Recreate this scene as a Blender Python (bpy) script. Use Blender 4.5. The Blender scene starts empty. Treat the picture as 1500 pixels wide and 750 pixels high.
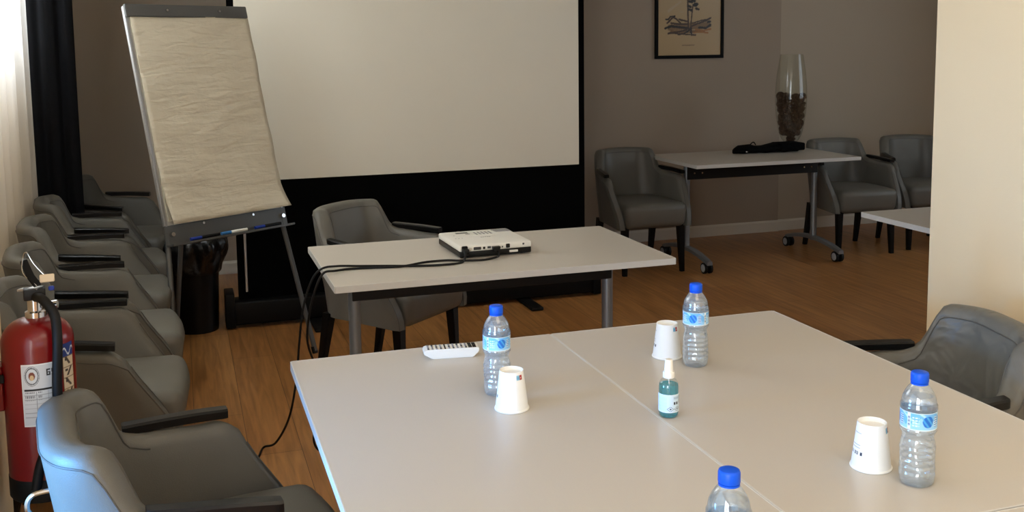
import bpy, bmesh, math, random
from math import sin, cos, pi, radians
from mathutils import Vector, Matrix
random.seed(7)
scn = bpy.context.scene
COL = scn.collection

# ------------------------------------------------------------------ helpers
def lin(c):
    c /= 255.0
    return c / 12.92 if c <= 0.04045 else ((c + 0.055) / 1.055) ** 2.4
def S(r, g, b):
    return (lin(r), lin(g), lin(b))
def sm(a, b, x):
    t = max(0.0, min(1.0, (x - a) / (b - a)))
    return t * t * (3 - 2 * t)

def new_mat(name):
    m = bpy.data.materials.new(name)
    m.use_nodes = True
    return m, m.node_tree.nodes, m.node_tree.links, m.node_tree.nodes['Principled BSDF']

def mat(name, col, rough=0.5, metal=0.0, var=0.0, scale=30.0, bump=0.0, bscale=200.0, coat=0.0, spec=0.5):
    m, n, l, p = new_mat(name)
    p.inputs['Base Color'].default_value = (*col, 1)
    p.inputs['Roughness'].default_value = rough
    p.inputs['Metallic'].default_value = metal
    p.inputs['Coat Weight'].default_value = coat
    p.inputs['Specular IOR Level'].default_value = spec
    tc = n.new('ShaderNodeTexCoord')
    if var > 0:
        nz = n.new('ShaderNodeTexNoise'); nz.inputs['Scale'].default_value = scale; nz.inputs['Detail'].default_value = 4
        l.new(tc.outputs['Object'], nz.inputs['Vector'])
        r = n.new('ShaderNodeValToRGB')
        r.color_ramp.elements[0].position = 0.3; r.color_ramp.elements[1].position = 0.7
        r.color_ramp.elements[0].color = (*[c * (1 - var) for c in col], 1)
        r.color_ramp.elements[1].color = (*[min(1, c * (1 + var)) for c in col], 1)
        l.new(nz.outputs['Fac'], r.inputs['Fac']); l.new(r.outputs['Color'], p.inputs['Base Color'])
    if bump > 0:
        nb = n.new('ShaderNodeTexNoise'); nb.inputs['Scale'].default_value = bscale; nb.inputs['Detail'].default_value = 3
        l.new(tc.outputs['Object'], nb.inputs['Vector'])
        b = n.new('ShaderNodeBump'); b.inputs['Strength'].default_value = bump; b.inputs['Distance'].default_value = 0.01
        l.new(nb.outputs['Fac'], b.inputs['Height']); l.new(b.outputs['Normal'], p.inputs['Normal'])
    return m

def paint_mat(name, rough=0.4, coat=0.0):
    m, n, l, p = new_mat(name)
    a = n.new('ShaderNodeAttribute'); a.attribute_name = 'Col'
    l.new(a.outputs['Color'], p.inputs['Base Color'])
    p.inputs['Roughness'].default_value = rough
    p.inputs['Coat Weight'].default_value = coat
    return m

def glass_mat(name, col, ior=1.45, rough=0.0, clear=0.0):
    m, n, l, p = new_mat(name)
    p.inputs['Base Color'].default_value = (*col, 1)
    p.inputs['Roughness'].default_value = rough
    p.inputs['IOR'].default_value = ior
    p.inputs['Transmission Weight'].default_value = 1.0
    if clear > 0:
        t = n.new('ShaderNodeBsdfTransparent'); t.inputs['Color'].default_value = (*[0.5 + 0.5 * c for c in col], 1)
        mx = n.new('ShaderNodeMixShader'); mx.inputs['Fac'].default_value = clear
        o = n['Material Output']
        l.new(p.outputs['BSDF'], mx.inputs[1]); l.new(t.outputs['BSDF'], mx.inputs[2]); l.new(mx.outputs['Shader'], o.inputs['Surface'])
    return m

def film_mat(name, col=(1, 1, 1), gloss=0.12, sheen_mix=0.0):
    """thin clear plastic or pane: mostly clear, with mirror highlights"""
    m, n, l, p = new_mat(name)
    t = n.new('ShaderNodeBsdfTransparent'); t.inputs['Color'].default_value = (*col, 1)
    g = n.new('ShaderNodeBsdfGlossy'); g.inputs['Roughness'].default_value = 0.03
    lw = n.new('ShaderNodeLayerWeight'); lw.inputs['Blend'].default_value = 0.5
    pw = n.new('ShaderNodeMath'); pw.operation = 'POWER'; pw.inputs[1].default_value = 4.0
    l.new(lw.outputs['Facing'], pw.inputs[0])
    ma = n.new('ShaderNodeMath'); ma.operation = 'MULTIPLY_ADD'; ma.inputs[1].default_value = 0.6; ma.inputs[2].default_value = gloss * 0.3
    mx = n.new('ShaderNodeMixShader')
    l.new(pw.outputs['Value'], ma.inputs[0]); l.new(ma.outputs['Value'], mx.inputs['Fac'])
    src = t.outputs['BSDF']
    if sheen_mix > 0:
        d = n.new('ShaderNodeBsdfDiffuse'); d.inputs['Color'].default_value = (0.66, 0.84, 1.0, 1)  # pale blue diffuse mixed in to stand for bright reflections on the plastic
        hz = n.new('ShaderNodeMixShader'); hz.inputs['Fac'].default_value = sheen_mix
        l.new(src, hz.inputs[1]); l.new(d.outputs['BSDF'], hz.inputs[2]); src = hz.outputs['Shader']
    l.new(src, mx.inputs[1]); l.new(g.outputs['BSDF'], mx.inputs[2])
    l.new(mx.outputs['Shader'], n['Material Output'].inputs['Surface'])
    return m

def link(name, bm, m, parent=None, smooth=True, angle=40):
    me = bpy.data.meshes.new(name)
    bmesh.ops.recalc_face_normals(bm, faces=bm.faces[:])
    bm.to_mesh(me); bm.free()
    if m is not None:
        for mm in (m if isinstance(m, (list, tuple)) else [m]):
            me.materials.append(mm)
    if smooth:
        for p in me.polygons: p.use_smooth = True
        me.set_sharp_from_angle(angle=radians(angle))
    o = bpy.data.objects.new(name, me); COL.objects.link(o)
    if parent is not None: o.parent = parent
    return o

def tag(o, label=None, cat=None, group=None, kind=None):
    if label: o['label'] = label
    if cat: o['category'] = cat
    if group: o['group'] = group
    if kind: o['kind'] = kind
    return o

def thing(name, label, cat, loc=(0, 0, 0), rz=0.0, group=None):
    o = bpy.data.objects.new(name, None); COL.objects.link(o)
    o.empty_display_size = 0.1
    o.location = loc; o.rotation_euler = (0, 0, rz)
    return tag(o, label, cat, group)

def dup(root, loc, rz, label, group=None, skip=()):
    r = root.copy(); COL.objects.link(r)
    r.location = loc; r.rotation_euler = (0, 0, rz); r['label'] = label
    if group: r['group'] = group
    for ch in list(root.children):
        if ch.name.split('.')[0] in skip: continue
        c = ch.copy(); COL.objects.link(c); c.parent = r
        for g in list(ch.children):
            d = g.copy(); COL.objects.link(d); d.parent = c
    return r

def BM(): return bmesh.new()

def box(bm, c, s, bev=0.0, seg=2, rot=None):
    M = Matrix.Translation(Vector(c))
    if rot is not None: M = M @ rot
    r = bmesh.ops.create_cube(bm, size=1.0, matrix=M @ Matrix.Diagonal((s[0], s[1], s[2], 1)))
    if bev > 0:
        vs = set(r['verts'])
        es = [e for e in bm.edges if e.verts[0] in vs and e.verts[1] in vs]
        bmesh.ops.bevel(bm, geom=es, offset=bev, segments=seg, profile=0.5, affect='EDGES')
    return bm

def cyl(bm, p0, p1, r0, r1=None, seg=24, cap=True):
    r1 = r0 if r1 is None else r1
    p0, p1 = Vector(p0), Vector(p1); d = p1 - p0
    q = d.to_track_quat('Z', 'Y').to_matrix().to_4x4()
    bmesh.ops.create_cone(bm, cap_ends=cap, cap_tris=False, segments=seg, radius1=r0, radius2=r1, depth=d.length,
                          matrix=Matrix.Translation((p0 + p1) / 2) @ q)
    return bm

def lathe(bm, prof, seg=48, c=(0, 0), close=True, a0=0.0, a1=2 * pi, fn=None):
    full = abs(a1 - a0 - 2 * pi) < 1e-6
    n = seg if full else seg + 1
    rings = []
    for (r, z) in prof:
        if r < 1e-6:
            rings.append([bm.verts.new((c[0], c[1], z))]); continue
        ring = []
        for i in range(n):
            a = a0 + (a1 - a0) * i / seg
            rr = fn(r, z, a) if fn else r
            ring.append(bm.verts.new((c[0] + rr * cos(a), c[1] + rr * sin(a), z)))
        rings.append(ring)
    for A, B in zip(rings, rings[1:]):
        m = seg
        for i in range(m):
            j = (i + 1) % n
            if len(A) == 1 and len(B) == 1: continue
            if len(A) == 1: bm.faces.new((A[0], B[i], B[j]))
            elif len(B) == 1: bm.faces.new((A[i], B[0], A[j]))
            else: bm.faces.new((A[i], A[j], B[j], B[i]))
    return bm

def catmull(pts, n=10, closed=False):
    P = [Vector(p) for p in pts]; out = []
    m = len(P)
    for i in range(m if closed else m - 1):
        if closed: a, b, c, d = P[(i - 1) % m], P[i], P[(i + 1) % m], P[(i + 2) % m]
        else: a, b, c, d = P[max(i - 1, 0)], P[i], P[i + 1], P[min(i + 2, m - 1)]
        for k in range(n):
            t = k / n
            out.append(0.5 * ((2 * b) + (c - a) * t + (2 * a - 5 * b + 4 * c - d) * t * t + (3 * b - a - 3 * c + d) * t ** 3))
    if not closed: out.append(P[-1])
    return out

def tube(bm, path, r, seg=8, closed=False, cap=True):
    P = [Vector(p) for p in path]; n = len(P); rings = []
    up = None
    for i in range(n):
        if closed: t = P[(i + 1) % n] - P[i - 1]
        else: t = P[min(i + 1, n - 1)] - P[max(i - 1, 0)]
        t.normalize()
        if up is None:
            up = Vector((0, 0, 1)) if abs(t.z) < 0.9 else Vector((1, 0, 0))
        up = (up - t * up.dot(t)).normalized()
        s = t.cross(up)
        rr = r(i / (n - 1)) if callable(r) else r
        rings.append([bm.verts.new(P[i] + (up * cos(2 * pi * k / seg) + s * sin(2 * pi * k / seg)) * rr) for k in range(seg)])
    m = n if closed else n - 1
    for i in range(m):
        A, B = rings[i], rings[(i + 1) % n]
        for k in range(seg):
            bm.faces.new((A[k], A[(k + 1) % seg], B[(k + 1) % seg], B[k]))
    if cap and not closed:
        bm.faces.new(rings[0]); bm.faces.new(rings[-1][::-1])
    return bm

def prism(bm, poly, axis, a, b):
    """extrude a 2D polygon; axis 'x': poly=(y,z), 'y': (x,z), 'z': (x,y)"""
    def P(p, t):
        return {'x': (t, p[0], p[1]), 'y': (p[0], t, p[1]), 'z': (p[0], p[1], t)}[axis]
    A = [bm.verts.new(P(p, a)) for p in poly]; B = [bm.verts.new(P(p, b)) for p in poly]
    bm.faces.new(A); bm.faces.new(B[::-1])
    for i in range(len(poly)):
        j = (i + 1) % len(poly); bm.faces.new((A[i], A[j], B[j], B[i]))
    return bm

def painted(name, fpos, nu, nv, fcol, m, parent, thick=None):
    """grid surface whose printed pattern is stored as a colour per vertex"""
    bm = BM()
    lay = bm.verts.layers.float_color.new('Col')
    V = []
    for j in range(nv + 1):
        row = []
        for i in range(nu + 1):
            u, v = i / nu, j / nv
            w = bm.verts.new(fpos(u, v)); c = fcol(u, v); w[lay] = (c[0], c[1], c[2], 1); row.append(w)
        V.append(row)
    for j in range(nv):
        for i in range(nu):
            bm.faces.new((V[j][i], V[j][i + 1], V[j + 1][i + 1], V[j + 1][i]))
    return link(name, bm, m, parent, True, 60)

# 3x5 glyphs for printed marks
GL = {'6': '111100111101111', '5': '111100111001111', '0': '111101101101111', 'B': '110101110101110', 'I': '010010010010010', 'O': '111101101101111'}
def glyph(ch, x, y):
    if not (0 <= x < 1 and 0 <= y < 1): return False
    return GL[ch][int((1 - y) * 4.999) * 3 + int(x * 3)] == '1'

# ------------------------------------------------------------------ materials
M_wall = mat('wall_paint', S(228, 207, 170), 0.75, var=0.015, scale=3, bump=0.05, bscale=250)
M_taupe = mat('taupe_paint', S(166, 152, 136), 0.75, var=0.015, scale=3, bump=0.05, bscale=250)
M_taupe_lit = mat('brightened_taupe', S(184, 172, 154), 0.75, var=0.015, scale=3, bump=0.05, bscale=250)  # recess wall's extra daylight put into a lighter taupe
M_ceil = mat('ceiling_paint', S(235, 230, 220), 0.9)
M_base = mat('baseboard_paint', S(222, 216, 204), 0.5)
M_fab = mat('grey_leatherette', S(103, 101, 94), 0.42, var=0.05, scale=8, bump=0.12, bscale=420, spec=0.4)
M_pip = mat('piping_leatherette', S(84, 82, 77), 0.5)
M_blk = mat('black_lacquer', S(9, 9, 9), 0.3, spec=0.35)
M_legw = mat('black_wood', S(8, 7, 7), 0.4, spec=0.25)
M_top = mat('table_laminate', S(198, 191, 180), 0.34, var=0.015, scale=400, spec=0.5)
M_edge = mat('edge_band', S(205, 203, 198), 0.4)
M_steel = mat('grey_powder_steel', S(140, 145, 150), 0.38, metal=0.6)
M_dark = mat('dark_metal', S(12, 12, 13), 0.45, spec=0.3)
M_wheel = mat('caster_grey', S(170, 172, 175), 0.4)
M_frame = mat('matte_black_frame', S(8, 8, 8), 0.6, spec=0.15)
M_rub = mat('black_rubber', S(9, 9, 9), 0.55, spec=0.3)
M_chrome = mat('chrome', S(215, 215, 215), 0.15, metal=1.0)
M_easel = mat('easel_grey', S(92, 92, 90), 0.42, metal=0.3)
M_alu = mat('aluminium', S(185, 186, 188), 0.35, metal=0.8)
M_board = mat('white_board', S(220, 218, 212), 0.4)
M_scr = mat('screen_cloth', S(226, 221, 206), 0.8, var=0.012, scale=2)
M_sblk = mat('screen_black', S(6, 6, 6), 0.95, spec=0.05)
M_hous = mat('screen_housing', S(9, 9, 9), 0.5, spec=0.2)
M_white = mat('white_plastic', S(236, 234, 226), 0.35)
M_blackp = mat('black_plastic', S(10, 10, 10), 0.4, spec=0.3)
M_grey = mat('grey_plastic', S(140, 140, 142), 0.4)
M_dgrey = mat('dark_grey_plastic', S(60, 60, 62), 0.4)
M_cap = mat('blue_cap', S(0, 82, 215), 0.4, spec=0.35)
M_red = mat('red_enamel', S(118, 6, 12), 0.28, coat=0.25)
M_tagm = mat('cream_tag', S(225, 208, 180), 0.6)
M_bag = mat('black_bin_liner', S(14, 14, 14), 0.28, bump=0.9, bscale=22)
M_case = mat('black_cloth', S(6, 6, 6), 0.85, bump=0.4, bscale=60, spec=0.1)
M_blue = mat('blue_pen_cap', S(25, 55, 150), 0.4)
M_lblue = mat('light_blue_pen_cap', S(60, 125, 190), 0.4)
M_cone = mat('pine_cone', S(92, 70, 54), 0.75, var=0.45, scale=60)
M_print = paint_mat('printed_paper', 0.5)
M_art = paint_mat('art_print', 0.35)
M_plabel = paint_mat('printed_film', 0.35)
M_cup = paint_mat('printed_cup', 0.6)
M_pet = film_mat('clear_plastic', (0.95, 0.98, 1.0), 0.5, 0.13)
M_spray = film_mat('spray_plastic', (0.96, 0.99, 1.0), 0.3)
M_water = glass_mat('water', (0.94, 0.975, 1.0), 1.33, 0.0, 0.55)
M_gel = glass_mat('turquoise_liquid', S(50, 210, 240), 1.33, 0.05, 0.45)
M_glass = film_mat('vase_glass', (0.97, 0.98, 0.97), 0.1)
M_pane = film_mat('window_glass', (0.97, 0.99, 1.0), 0.05)

# wooden floor: planks running away from the camera (Y)
def floor_material():
    m, n, l, p = new_mat('oak_laminate')
    tc = n.new('ShaderNodeTexCoord')
    mp = n.new('ShaderNodeMapping'); mp.inputs['Rotation'].default_value = (0, 0, pi / 2)
    l.new(tc.outputs['Object'], mp.inputs['Vector'])
    br = n.new('ShaderNodeTexBrick')
    br.offset = 0.37
    br.inputs['Scale'].default_value = 1.0
    br.inputs['Brick Width'].default_value = 1.28; br.inputs['Row Height'].default_value = 0.195
    br.inputs['Mortar Size'].default_value = 0.0012; br.inputs['Mortar Smooth'].default_value = 0.1
    br.inputs['Color1'].default_value = (*S(168, 116, 66), 1); br.inputs['Color2'].default_value = (*S(184, 132, 78), 1)
    br.inputs['Mortar'].default_value = (*S(80, 48, 24), 1)
    l.new(mp.outputs['Vector'], br.inputs['Vector'])
    m2 = n.new('ShaderNodeMapping'); m2.inputs['Scale'].default_value = (26, 1.6, 1)
    l.new(tc.outputs['Object'], m2.inputs['Vector'])
    nz = n.new('ShaderNodeTexNoise'); nz.inputs['Scale'].default_value = 1.6; nz.inputs['Detail'].default_value = 7; nz.inputs['Distortion'].default_value = 0.7
    l.new(m2.outputs['Vector'], nz.inputs['Vector'])
    r = n.new('ShaderNodeValToRGB')
    r.color_ramp.elements[0].position = 0.3; r.color_ramp.elements[0].color = (0.62, 0.58, 0.54, 1)
    r.color_ramp.elements[1].position = 0.7; r.color_ramp.elements[1].color = (1.12, 1.1, 1.08, 1)
    l.new(nz.outputs['Fac'], r.inputs['Fac'])
    mx = n.new('ShaderNodeMix'); mx.data_type = 'RGBA'; mx.blend_type = 'MULTIPLY'; mx.inputs[0].default_value = 1.0
    l.new(br.outputs['Color'], mx.inputs[6]); l.new(r.outputs['Color'], mx.inputs[7])
    l.new(mx.outputs[2], p.inputs['Base Color'])
    p.inputs['Roughness'].default_value = 0.3
    p.inputs['Specular IOR Level'].default_value = 0.5
    b = n.new('ShaderNodeBump'); b.inputs['Strength'].default_value = 0.06; b.inputs['Distance'].default_value = 0.01
    l.new(nz.outputs['Fac'], b.inputs['Height']); l.new(b.outputs['Normal'], p.inputs['Normal'])
    return m
M_floor = floor_material()

def cloth_sheer():
    m, n, l, p = new_mat('sheer_white_voile')
    d = n.new('ShaderNodeBsdfDiffuse'); d.inputs['Color'].default_value = (*S(232, 224, 212), 1)
    t = n.new('ShaderNodeBsdfTranslucent'); t.inputs['Color'].default_value = (*S(240, 240, 240), 1)
    mx = n.new('ShaderNodeMixShader'); mx.inputs['Fac'].default_value = 0.45
    l.new(d.outputs['BSDF'], mx.inputs[1]); l.new(t.outputs['BSDF'], mx.inputs[2])
    l.new(mx.outputs['Shader'], n['Material Output'].inputs['Surface'])
    return m
M_sheer = cloth_sheer()
M_bcurt = mat('charcoal_curtain', S(20, 20, 22), 0.9, var=0.1, scale=40, spec=0.1)

def paper_material():
    m, n, l, p = new_mat('flipchart_paper')
    p.inputs['Base Color'].default_value = (*S(206, 197, 176), 1); p.inputs['Roughness'].default_value = 0.8
    tc = n.new('ShaderNodeTexCoord')
    mp = n.new('ShaderNodeMapping'); mp.inputs['Scale'].default_value = (3, 1, 14)
    l.new(tc.outputs['Object'], mp.inputs['Vector'])
    nz = n.new('ShaderNodeTexNoise'); nz.inputs['Scale'].default_value = 2.2; nz.inputs['Detail'].default_value = 4; nz.inputs['Distortion'].default_value = 0.5
    l.new(mp.outputs['Vector'], nz.inputs['Vector'])
    n2 = n.new('ShaderNodeTexNoise'); n2.inputs['Scale'].default_value = 9; n2.inputs['Detail'].default_value = 4
    l.new(tc.outputs['Object'], n2.inputs['Vector'])
    ad = n.new('ShaderNodeMath'); ad.operation = 'ADD'
    l.new(nz.outputs['Fac'], ad.inputs[0]); l.new(n2.outputs['Fac'], ad.inputs[1])
    b = n.new('ShaderNodeBump'); b.inputs['Strength'].default_value = 0.5; b.inputs['Distance'].default_value = 0.02
    l.new(ad.outputs['Value'], b.inputs['Height']); l.new(b.outputs['Normal'], p.inputs['Normal'])
    return m
M_paper = paper_material()

# ------------------------------------------------------------------ the room
XL, XR2, YB, YF, ZC = -0.98, 6.6, -2.6, 7.12, 2.75
bm = BM(); box(bm, ((XL + XR2) / 2, (YB + YF) / 2 + 0.1, -0.05), (XR2 - XL + 0.6, YF - YB + 0.8, 0.1))
tag(link('floor', bm, M_floor, smooth=False), kind='structure')
bm = BM(); box(bm, ((XL + XR2) / 2, (YB + YF) / 2 + 0.1, ZC + 0.05), (XR2 - XL + 0.6, YF - YB + 0.8, 0.1))
tag(link('ceiling', bm, M_ceil, smooth=False), kind='structure')
# far wall, with the shallow recess to the right of the corner
bm = BM(); box(bm, ((XL - 0.2 + 4.59) / 2, YF + 0.15, ZC / 2), (4.59 - XL + 0.2, 0.3, ZC))
tag(link('wall_far', bm, M_taupe, smooth=False), kind='structure')
bm = BM(); box(bm, ((4.59 + XR2) / 2, YF + 0.17, ZC / 2), (XR2 - 4.59, 0.3, ZC))
tag(link('wall_recess', bm, M_taupe_lit, smooth=False), kind='structure')
# window wall on the left
W1 = (-1.9, 2.12, 0.12, 2.5)     # near window: y0,y1,z0,z1
W2 = (3.3, 5.75, 1.60, 2.55)     # far window behind the voile
W3 = (-0.4, 2.1, 0.9, 2.5)       # unseen window behind the camera, added for fill light (x0,x1)
W4 = (2.6, 5.2, 0.9, 2.4)        # window at the end of the alcove
bm = BM()
def wl(y0, y1, z0, z1): box(bm, (XL - 0.1, (y0 + y1) / 2, (z0 + z1) / 2), (0.2, y1 - y0, z1 - z0))
wl(YB - 0.2, W1[0], 0, ZC); wl(W1[1], W2[0], 0, ZC); wl(W2[1], YF, 0, ZC)
wl(W1[0], W1[1], 0, W1[2]); wl(W1[0], W1[1], W1[3], ZC)
wl(W2[0], W2[1], 0, W2[2]); wl(W2[0], W2[1], W2[3], ZC)
tag(link('wall_left', bm, M_wall, smooth=False), kind='structure')
bm = BM(); box(bm, ((XL - 0.42) / 2, 2.405, ZC / 2), (-0.42 - XL, 0.37, ZC), 0.004, 1)
tag(link('wall_pilaster', bm, M_wall, smooth=False), kind='structure')
bm = BM(); box(bm, (2.42, (YB + 2.71) / 2, ZC / 2), (0.2, 2.71 - YB, ZC), 0.003, 1)
tag(link('wall_right', bm, M_wall, smooth=False), kind='structure')
bm = BM()
def frame_wall(bm, ax, c, lo, hi, W):
    for a, b, z0, z1 in ((lo, W[0], 0, ZC), (W[1], hi, 0, ZC), (W[0], W[1], 0, W[2]), (W[0], W[1], W[3], ZC)):
        if ax == 'x': box(bm, (c, (a + b) / 2, (z0 + z1) / 2), (0.2, b - a, z1 - z0))
        else: box(bm, ((a + b) / 2, c, (z0 + z1) / 2), (b - a, 0.2, z1 - z0))
frame_wall(bm, 'x', XR2 + 0.1, YB - 0.3, YF + 0.3, W4)
tag(link('wall_alcove', bm, M_wall, smooth=False), kind='structure')
bm = BM(); frame_wall(bm, 'y', YB - 0.1, XL, XR2, W3)
tag(link('wall_near', bm, M_wall, smooth=False), kind='structure')
for i, (y0, y1, z0, z1) in enumerate((W1, W2, W3, W4)):
    r = bpy.data.objects.new('window_%d' % (i + 1), None); COL.objects.link(r); r['kind'] = 'structure'
    r.location = ((XL - 0.1, (y0 + y1) / 2, z0), (XL - 0.1, (y0 + y1) / 2, z0), ((y0 + y1) / 2, YB - 0.1, z0), (XR2 + 0.1, (y0 + y1) / 2, z0))[i]
    if i == 2: r.rotation_euler.z = pi / 2
    bm = BM(); hy = (y1 - y0) / 2; h = z1 - z0; nmul = 4
    for z in (0.03, h - 0.03): box(bm, (0, 0, z), (0.07, 2 * hy, 0.06), 0.005, 1)
    for k in range(nmul + 1):
        box(bm, (0, -hy + 0.03 + (2 * hy - 0.06) * k / nmul, h / 2), (0.068, 0.06, h - 0.004), 0.005, 1)
    link('window_frame', bm, M_white, r, False)
    bm = BM(); box(bm, (0, 0, h / 2), (0.006, 2 * hy - 0.06, h - 0.06)); link('window_pane', bm, M_pane, r, False)
# baseboards
def baseboard(name, p0, p1, nrm):
    bm = BM(); p0, p1 = Vector(p0), Vector(p1); n = Vector(nrm)
    prof = [(0, 0), (0.014, 0), (0.014, 0.075), (0.008, 0.09), (0, 0.09)]
    A = [bm.verts.new(p0 + n * a + Vector((0, 0, b))) for a, b in prof]; B = [bm.verts.new(p1 + n * a + Vector((0, 0, b))) for a, b in prof]
    bm.faces.new(A); bm.faces.new(B[::-1])
    for i in range(len(prof)): j = (i + 1) % len(prof); bm.faces.new((A[i], A[j], B[j], B[i]))
    tag(link(name, bm, M_base, None, False), kind='structure')
baseboard('baseboard_far', (XL, YF, 0.001), (4.59, YF, 0.001), (0, -1, 0))
baseboard('baseboard_recess', (4.59, YF + 0.02, 0.001), (XR2, YF + 0.02, 0.001), (0, -1, 0))
baseboard('baseboard_left', (XL, 2.6, 0.001), (XL, YF, 0.001), (1, 0, 0))
baseboard('baseboard_right', (2.32, YB, 0.001), (2.32, 2.71, 0.001), (-1, 0, 0))

# ------------------------------------------------------------------ curtains
def curtain(name, m, x0, y0, y1, z0, z1, amp, waves, label, cat, seed, xdrift=0.0):
    rnd = random.Random(seed); ph = [rnd.uniform(0, 6) for _ in range(4)]
    nu, nv = int(waves * 12), 14
    bm = BM(); G = []
    for side in (0, 1):
        rows = []
        for j in range(nv + 1):
            v = j / nv; row = []
            for i in range(nu + 1):
                u = i / nu; a = 2 * pi * waves * u
                x = x0 + amp * (sin(a + ph[0] + 0.5 * sin(a * 0.37 + ph[1])) * (0.75 + 0.25 * sin(a * 0.21 + ph[2])) + 0.15 * sin(3 * v + a * 0.5)) + xdrift * u
                row.append(bm.verts.new((x + 0.003 * side, y0 + (y1 - y0) * u, z0 + (z1 - z0) * v)))
            rows.append(row)
        G.append(rows)
    for rows in G:
        for j in range(nv):
            for i in range(nu): bm.faces.new((rows[j][i], rows[j][i + 1], rows[j + 1][i + 1], rows[j + 1][i]))
    if name != 'sheer_curtain':
        A, B = G
        for j in range(nv):
            for i in (0, nu): bm.faces.new((A[j][i], A[j + 1][i], B[j + 1][i], B[j][i]))
        for i in range(nu):
            for j in (0, nv): bm.faces.new((A[j][i], A[j][i + 1], B[j][i + 1], B[j][i]))
    else:
        bmesh.ops.delete(bm, geom=[v for r in G[1] for v in r], context='VERTS')
    return tag(link(name, bm, m, None, True, 80), label, cat)
curtain('sheer_curtain', M_sheer, -0.755, 3.0, 5.82, 0.03, 2.62, 0.04, 13, 'white sheer curtain hanging over the bright window behind the grey chairs', 'curtain', 3)
# heavy dark curtain bunched in the corner: folded zig-zag seen end on
bm = BM()
pts = []
prof = [(-0.80, 5.87), (-0.72, 5.855), (-0.675, 5.88), (-0.64, 5.855), (-0.605, 5.87), (-0.585, 5.91), (-0.545, 5.89), (-0.51, 5.92), (-0.535, 5.96), (-0.66, 5.95), (-0.78, 5.975), (-0.90, 5.95)]
path = catmull([(a, b, 0) for a, b in prof], 8)
rows = []
for j in range(12):
    z = 0.02 + 2.6 * j / 11
    rows.append([bm.verts.new((p.x - 0.006 * sin(z * 1.3), p.y, z)) for p in path])
for j in range(11):
    for i in range(len(path) - 1): bm.faces.new((rows[j][i], rows[j][i + 1], rows[j + 1][i + 1], rows[j + 1][i]))
oc = tag(link('blackout_curtain', bm, M_bcurt, None, True, 80), 'dark charcoal curtain bunched up at the far end of the white sheer curtain', 'curtain')
md = oc.modifiers.new('s', 'SOLIDIFY'); md.thickness = 0.004
bm = BM(); cyl(bm, (-0.85, 2.75, 2.66), (-0.85, 7.1, 2.66), 0.014, seg=12)
for y in (3.0, 5.0, 6.9): box(bm, (-0.915, y, 2.66), (0.13, 0.02, 0.02))
tag(link('curtain_rail', bm, M_alu), 'slim metal curtain rail above the window wall', 'curtain rail')

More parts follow.
